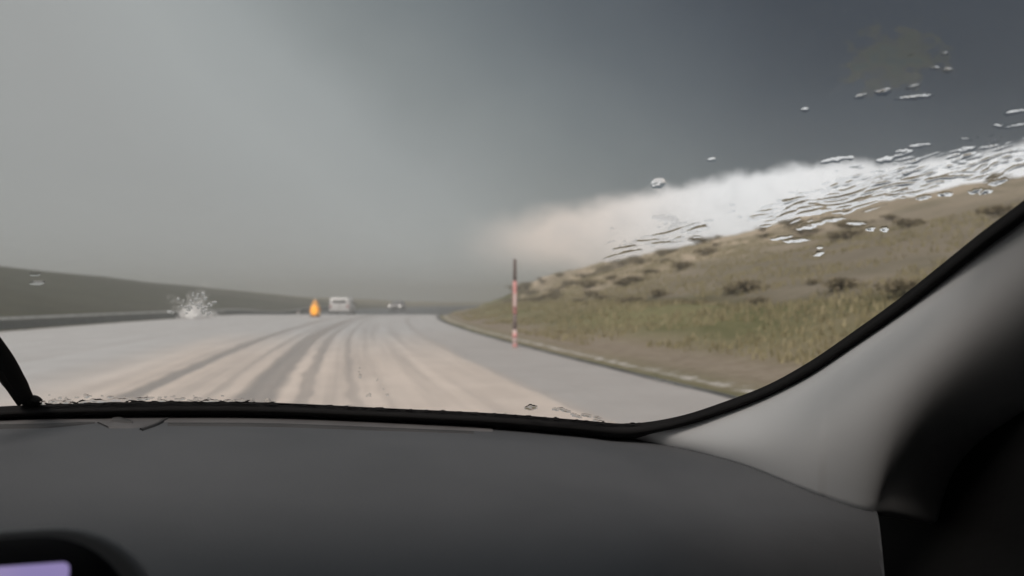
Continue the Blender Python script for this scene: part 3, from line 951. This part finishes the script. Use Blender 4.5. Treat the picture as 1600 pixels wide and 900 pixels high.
# display at the lower left, standing up from the dashboard
def display():
    o = eye + ray(120, 828) * .37
    fw = np.array([CF[0], CF[1], 0]); rt = np.array([CR[0], CR[1], 0]); upv = np.array([0, 0, 1.0])
    nrm = -fw * .94 + upv * .34; nrm /= np.linalg.norm(nrm)
    vert = upv - nrm * nrm[2]; vert /= np.linalg.norm(vert)
    side = np.cross(vert, nrm)
    if np.dot(side, rt) < 0: side = -side
    def hit(px, py):
        d = ray(px, py)
        t = np.dot(o - eye, nrm) / np.dot(d, nrm)
        p = eye + d * t - o
        return np.dot(p, side), np.dot(p, vert)
    xr, _ = hit(232, 905); _, yt = hit(60, 838)
    xl = xr - .30; yb = yt - .17
    def rr_path(x0, x1, y0, y1, r, k=10):
        pts = []
        for cx, cy_, a0 in ((x1 - r, y1 - r, 0), (x0 + r, y1 - r, 90), (x0 + r, y0 + r, 180), (x1 - r, y0 + r, 270)):
            for j in range(k + 1):
                a = R(a0 + 90 * j / k); pts.append((cx + r * math.cos(a), cy_ + r * math.sin(a)))
        return pts
    def P(xy, d): return o + side * xy[0] + vert * xy[1] + nrm * d
    def loft(name, rings, material, parent, cap=True):
        v = []; f = []
        n_ = len(rings[0][0])
        for pts, d in rings:
            v += [tuple(P(p, d)) for p in pts]
        for i in range(len(rings) - 1):
            for k in range(n_):
                f.append((i * n_ + k, i * n_ + (k + 1) % n_, (i + 1) * n_ + (k + 1) % n_, (i + 1) * n_ + k))
        if cap:
            f.append(tuple(range((len(rings) - 1) * n_, len(rings) * n_)))
        return mesh_obj(name, v, f, material, parent, smooth=True)
    e = .005
    sh = loft('display', [(rr_path(xl - .004, xr + .006, yb, yt + .004, .05), -.012), (rr_path(xl - .004, xr + .006, yb, yt + .004, .05), -.004), (rr_path(xl - .002, xr + .003, yb, yt + .003, .048), -.0005),
                          (rr_path(xl, xr, yb, yt + .002, .046), 0)], SHROUD, car)
    loft('bezel', [(rr_path(xl, xr - .004, yb, yt, .046), .0005), (rr_path(xl + .001, xr - .005, yb, yt - .001, .045), .002)], BEZEL, sh)
    sx, sy = hit(112, 878)
    loft('screen', [(rr_path(xl + .03, sx, yb + .03, sy, .003, 3), .0022), (rr_path(xl + .03, sx, yb + .03, sy, .003, 3), .0026)], SCREEN, sh)
display()

# wiper resting at the lower left of the glass
def wiper():
    path = spl([(-420, 330), (-250, 392), (-120, 462), (-45, 520), (-4, 572), (17, 606), (36, 634)], 40)
    wd = np.interp(path[:, 0], [-420, -100, 0, 20, 40], [.006, .010, .0135, .0125, .008])
    c = on_glass(path[:, 0], path[:, 1], .010)
    nn = glass_normal(meet(path[:, 0], path[:, 1], glass_z)[0])
    tan_ = np.gradient(c, axis=0); tan_ /= np.linalg.norm(tan_, axis=1, keepdims=True)
    sd = np.cross(tan_, nn)
    rows = []
    for a in np.linspace(0, 2 * math.pi, 13)[:-1]:
        rows.append(c + sd * (math.cos(a) * wd)[:, None] + nn * (math.sin(a) * .006))
    rows.append(rows[0])
    w = mesh_obj('wiper', np.stack(rows, 1).reshape(-1, 3), grid_faces(40, 13), RUBBER, car)
    rows = []
    for a in np.linspace(0, 2 * math.pi, 9)[:-1]:
        rows.append(c - nn * .006 - sd * .004 + sd * math.cos(a) * .003 + nn * math.sin(a) * .004)
    rows.append(rows[0])
    mesh_obj('wiper_blade', np.stack(rows, 1).reshape(-1, 3), grid_faces(40, 9), RUBBER, w)
    bm = bmesh.new()
    p = on_glass(np.array([47.0]), np.array([637.0]), .008)[0]
    bmesh.ops.create_uvsphere(bm, u_segments=16, v_segments=10, radius=1, matrix=Matrix.Translation(p) @ Matrix.Diagonal((.011, .009, .007, 1)))
    bm_obj('wiper_pivot', bm, RUBBER, w, True)
wiper()

# ------------------------------------------------------------------ water and ice on the outside of the glass
def water_patch(name, x0, x1, y0, y1, step, hfun, label, material=None):
    xs = np.arange(x0, x1 + step, step); ys = np.arange(y0, y1 + step, step)
    PX, PY = np.meshgrid(xs, ys, indexing='ij')
    h = hfun(PX, PY)
    pos = h > 0
    cell = pos[:-1, :-1] | pos[1:, :-1] | pos[:-1, 1:] | pos[1:, 1:]
    h = np.clip(h, 0, None)
    inner = np.zeros_like(pos)
    front = on_glass(PX, PY, .00121 + h)
    backp = on_glass(PX, PY, np.full_like(h, .0012))
    nu, nv = PX.shape
    idx = np.arange(nu * nv).reshape(nu, nv)
    q = np.stack([idx[:-1, :-1], idx[1:, :-1], idx[1:, 1:], idx[:-1, 1:]], -1)[cell]
    N0 = nu * nv
    faces = [q, q[:, ::-1] + N0]
    Fa = np.concatenate(faces)
    Vv = np.concatenate([front.reshape(-1, 3), backp.reshape(-1, 3)])
    usedv, inv = np.unique(Fa, return_inverse=True)
    fl_ = np.concatenate([h.ravel(), h.ravel()])[usedv]
    o = mesh_obj(name, Vv[usedv], inv.reshape(Fa.shape), material or WATER, attrs={'film': np.clip((fl_ - .00004) / .00004, 0, 1)})
    tag(o, label, 'water', kind='stuff')
    return o

_sx = [700, 850, 950, 1000, 1070, 1200, 1300, 1400, 1500, 1600, 1700]
_sy = [470, 432, 404, 390, 370, 341, 318, 295, 274, 255, 235]
def rot(PX, PY, deg):
    a = R(deg); return PX * math.cos(a) - PY * math.sin(a), PX * math.sin(a) + PY * math.cos(a)
def bump(PX, PY, cx, cy_, lx, ly, deg=8):
    wx = perlin(PX / 6.5 + cx, PY / 5.0 + cy_) * min(3.0, lx * .35); wy = perlin(PX / 7.5 + cy_, PY / 6.0 + cx) * ly * .55
    a, b = rot(PX - cx + wx, PY - cy_ + wy, deg)
    # bead sagging to one side: bulk below the middle over the sky, above it over the hill
    bandy = np.interp(cx, _sx, _sy) - np.interp(cx, [950, 1600], [35, 18])
    sl = np.clip((bandy - cy_) / F / .33, -.30, .30)
    sl = np.sign(sl) * max(abs(sl), .05) * (.36 if sl > 0 else .75)
    b = b * np.sign(sl); sl = abs(sl)
    ya = ly * np.sqrt(np.clip(1 - (a / lx) ** 2, 0, 1))
    pk = .62 * ya
    h = np.where(b < pk, sl * (b + ya), sl * (pk + ya) * (ya - b) / np.maximum(ya - pk, .2)) * .0009
    return np.where((np.abs(b) < ya) & (ya > 0), h, -.001)
rb = random.Random(9)
FLECKS = [(1430, 153, 24, 4.5, 3), (1478, 85, 6, 4, 0), (1481, 111, 6, 4.5, 0), (1462, 108, 6, 3, 0), (1258, 173, 5, 4, 0), (1345, 152, 8, 4, 10), (1380, 145, 10, 6, 5), (1428, 137, 10, 4, 12),
          (1562, 198, 8, 4, 0), (1588, 177, 16, 3.5, 6), (1590, 198, 20, 3.2, 5), (1437, 229, 14, 4, 2), (1412, 238, 10, 4, 2), (1383, 251, 10, 6, 8), (1328, 249, 5, 3, 0), (1338, 261, 7, 3, 5),
          (1303, 252, 16, 4, 6), (1510, 235, 12, 5, 10), (1520, 243, 6, 4, 10), (1028, 288, 9, 8, 20), (1112, 251, 5, 3, 5), (1378, 284, 40, 3.5, 14), (1300, 345, 16, 3.5, 5), (1270, 352, 14, 3.5, 5),
          (1260, 357, 12, 3, 3), (1245, 377, 16, 3.5, 3), (1338, 350, 12, 3, -3), (1222, 373, 14, 3, 6), (1360, 359, 6, 4, 0), (1382, 360, 5, 4, 0), (1280, 398, 7, 4, 12), (1281, 388, 4, 3, 10), (1477, 305, 10, 3.2, 2),
          (1443, 310, 9, 3.5, 8), (1525, 300, 9, 4, 5), (1540, 301, 8, 4, 14), (1560, 286, 12, 4, 12), (1040, 343, 16, 6, -10), (830, 638, 9, 3.5, 0), (55, 430, 9, 3, 4), (58, 444, 12, 3, 2)]
def right_water(PX, PY):
    d = PY - np.interp(PX, _sx, _sy)                    # below the ridge line is positive
    a, b = rot(PX, PY, 13)
    w1 = perlin(a / 90 + 4, b / 60) * 9
    n1 = perlin(a / 48, (b + w1) / 4.8)
    n2 = perlin(a / 20 + 40, (b + w1) / 3.4 + 11)
    n3 = perlin(a / 60 + 9, b / 30 + 2)
    h = n1 * .62 + n2 * .48
    dens = np.interp(PX, [925, 960, 1080, 1130, 1200, 1330, 1450, 1600], [0, .80, .70, .35, .85, 1.0, .85, .75])
    band = np.where(d < 0, np.exp(-(d / np.interp(PX, [950, 1200, 1400, 1600], [48, 30, 58, 60])) ** 2), np.exp(-(d / np.interp(PX, [950, 1150, 1250, 1600], [7, 12, 24, 22])) ** 2))
    thr = .90 - 1.22 * dens * band + n3 * .22
    out = (h - thr) * .00038
    for fl in FLECKS:
        if fl[0] > 940 and fl[1] < 500:
            out = np.maximum(out, bump(PX, PY, fl[0], fl[1], fl[2] * 1.3, fl[3] * .85, fl[4] + 3))
    return np.clip(out, -.001, .0022)
water_patch('water_streaks', 930, 1640, 0, 440, 1.6, right_water, 'streaks and beads of rain water across the upper right windscreen')

def spray_film(PX, PY):
    q = np.hypot((PX - 1400 + (PY - 95) * .35) / 105, (PY - 95) / 72)
    n = fbm(PX / 30 + 3, PY / 20, 4) * .40
    return np.where(n + .80 - q > 0, .00004 + .00004 * np.clip(n + .80 - q, 0, 1), -.001)
water_patch('spray_film', 1270, 1550, 5, 190, 2.2, spray_film, 'dull smear of fine spray on the glass against the darkest cloud', WATER_FILM)

def low_water(PX, PY):
    edge = np.interp(PX, [p[0] for p in SEAL_UP[:12]], [p[1] for p in SEAL_UP[:12]])
    d = edge - PY
    a, b = rot(PX, PY, 4)
    h = perlin(a / 16, b / 5.0) * .6 + perlin(a / 8 + 31, b / 3.6) * .5
    reach = np.interp(PX, [50, 110, 250, 420, 470, 900, 1000], [18, 20, 15, 11, 5, 4, 5])
    thr = -.30 + .80 * np.clip(d / reach, 0, 3) ** 1.2
    out = (h - thr) * .0013
    cr = perlin(PX / 9 + 70, PY / 7 + 3) * .6 + perlin(PX / 5, PY / 4.0) * .5
    path = np.minimum(np.abs(PX - (556 + (PY - 575) * .45)), np.abs(PX - (585 + (PY - 590) * .75)))
    crm = np.where((PY > 572) & (PY < 625), np.exp(-(path / 9) ** 2), 0)
    out = np.maximum(out, (cr - 1.0 + .62 * crm) * .0012)
    for fl in FLECKS:
        if fl[1] > 500:
            out = np.maximum(out, bump(PX, PY, *fl[:4], fl[4]))
    for k in range(9):
        out = np.maximum(out, bump(PX, PY, 868 + k * 9 + 4 * math.sin(k * 3), 641 + k * 2 + 3 * math.sin(k * 5), 5 + k % 3 * 2, 1.6, -12))
    return np.clip(out, -.001, .0016)
water_patch('water_beads', 50, 1000, 570, 668, 1.25, low_water, 'small beads of water gathered along the bottom edge of the windscreen')

def left_beads(PX, PY):
    out = np.full_like(PX, -.001)
    for fl in FLECKS[-2:]:
        out = np.maximum(out, bump(PX, PY, *fl[:4], fl[4]))
    return out
def splash_beads(PX, PY):
    out = np.full_like(PX, -.001)
    rn = random.Random(31)
    for k in range(46):
        a = rn.uniform(-.1, math.pi + .1); rad = 10 + rn.random() * 30
        if rad > 42: continue
        cx = 304 + math.cos(a) * rad; cy_ = 490 - math.sin(a) * rad * .85
        ly = rn.uniform(.9, 2.3); lx = ly * rn.uniform(1.0, 1.7)
        u, w = rot(PX - cx, PY - cy_, rn.uniform(-40, 60))
        ya = ly * np.sqrt(np.clip(1 - (u / lx) ** 2, 0, 1))
        sl = max(.03, (508 - cy_) / F / .33 * .5)
        q = PY - cy_
        h = sl * np.clip(q + ly, 0, 9) * .0009
        out = np.maximum(out, np.where((np.abs(w) < ya) & (ya > .05), h, -.001))
    return out
water_patch('water_beads', 255, 355, 444, 506, .8, splash_beads, 'sparkling water beads on the glass around the white spray')
water_patch('water_beads', 36, 76, 420, 452, 1.2, left_beads, 'two faint water beads on the glass over the dark left hill')

# spray of water and hail thrown up at the far road edge
def spray():
    rn = random.Random(4)
    Y0 = 60.0
    cx, cz = (305 - 800) / F * Y0, 0.02
    v, f = [], []
    ico = bmesh.new(); bmesh.ops.create_icosphere(ico, subdivisions=1, radius=1)
    iv = [x.co.copy() for x in ico.verts]; fi = [[x.index for x in p.verts] for p in ico.faces]; ico.free()
    m = Y0 / F
    def chip(x, y, z, a_len, a_wid, ang):
        b = len(v)
        for p in iv:
            j = rn.uniform(.75, 1.25)
            u = p.x * a_len * j; w = p.z * a_wid * j
            v.append((x + u * math.cos(ang) - w * math.sin(ang), y + p.y * a_wid, max(.0, z + u * math.sin(ang) + w * math.cos(ang))))
        f.extend([[b + t for t in p] for p in fi])
    for k in range(1500):
        a = rn.uniform(.02, math.pi - .02)
        rad = min(abs(rn.gauss(0, 1)) * 15 + rn.uniform(0, 6), 42) * m
        lop = 1.0 + .25 * math.sin(5 * a + 1) + .2 * math.sin(11 * a)
        rad *= lop
        x = cx + math.cos(a) * rad * .95; z = cz + math.sin(a) * rad * 1.0
        s_ = max(1.0, 6.4 * math.exp(-rad / m / 14)) * m * rn.uniform(.5, 1.0)
        chip(x, Y0 + rn.gauss(0, .35), z, s_ * rn.uniform(1.0, 2.2), s_ * .7, a + rn.gauss(0, .3))
    o = mesh_obj('water_spray', v, f, ICE)
    tag(o, 'white burst of water and hail spray at the far road edge by the rail', 'spray', kind='stuff')
spray()

# ------------------------------------------------------------------ air
bm = bmesh.new()
add_box(bm, (0, 350, 6.0), (1400, 1120, 19))
haze = bm_obj('haze', bm, mat('grey_rain_haze', lambda T: None))
T = NT(MATS['grey_rain_haze'].node_tree)
pv = T.n('ShaderNodeVolumePrincipled')
pv.inputs['Color'].default_value = (.97, .98, .975, 1)
pv.inputs['Density'].default_value = .0037
pv.inputs['Anisotropy'].default_value = .6
out = T.n('ShaderNodeOutputMaterial')
T.t.links.new(pv.outputs[0], out.inputs['Volume'])
tag(haze, 'thin grey rain haze over the whole road', 'haze', kind='stuff')
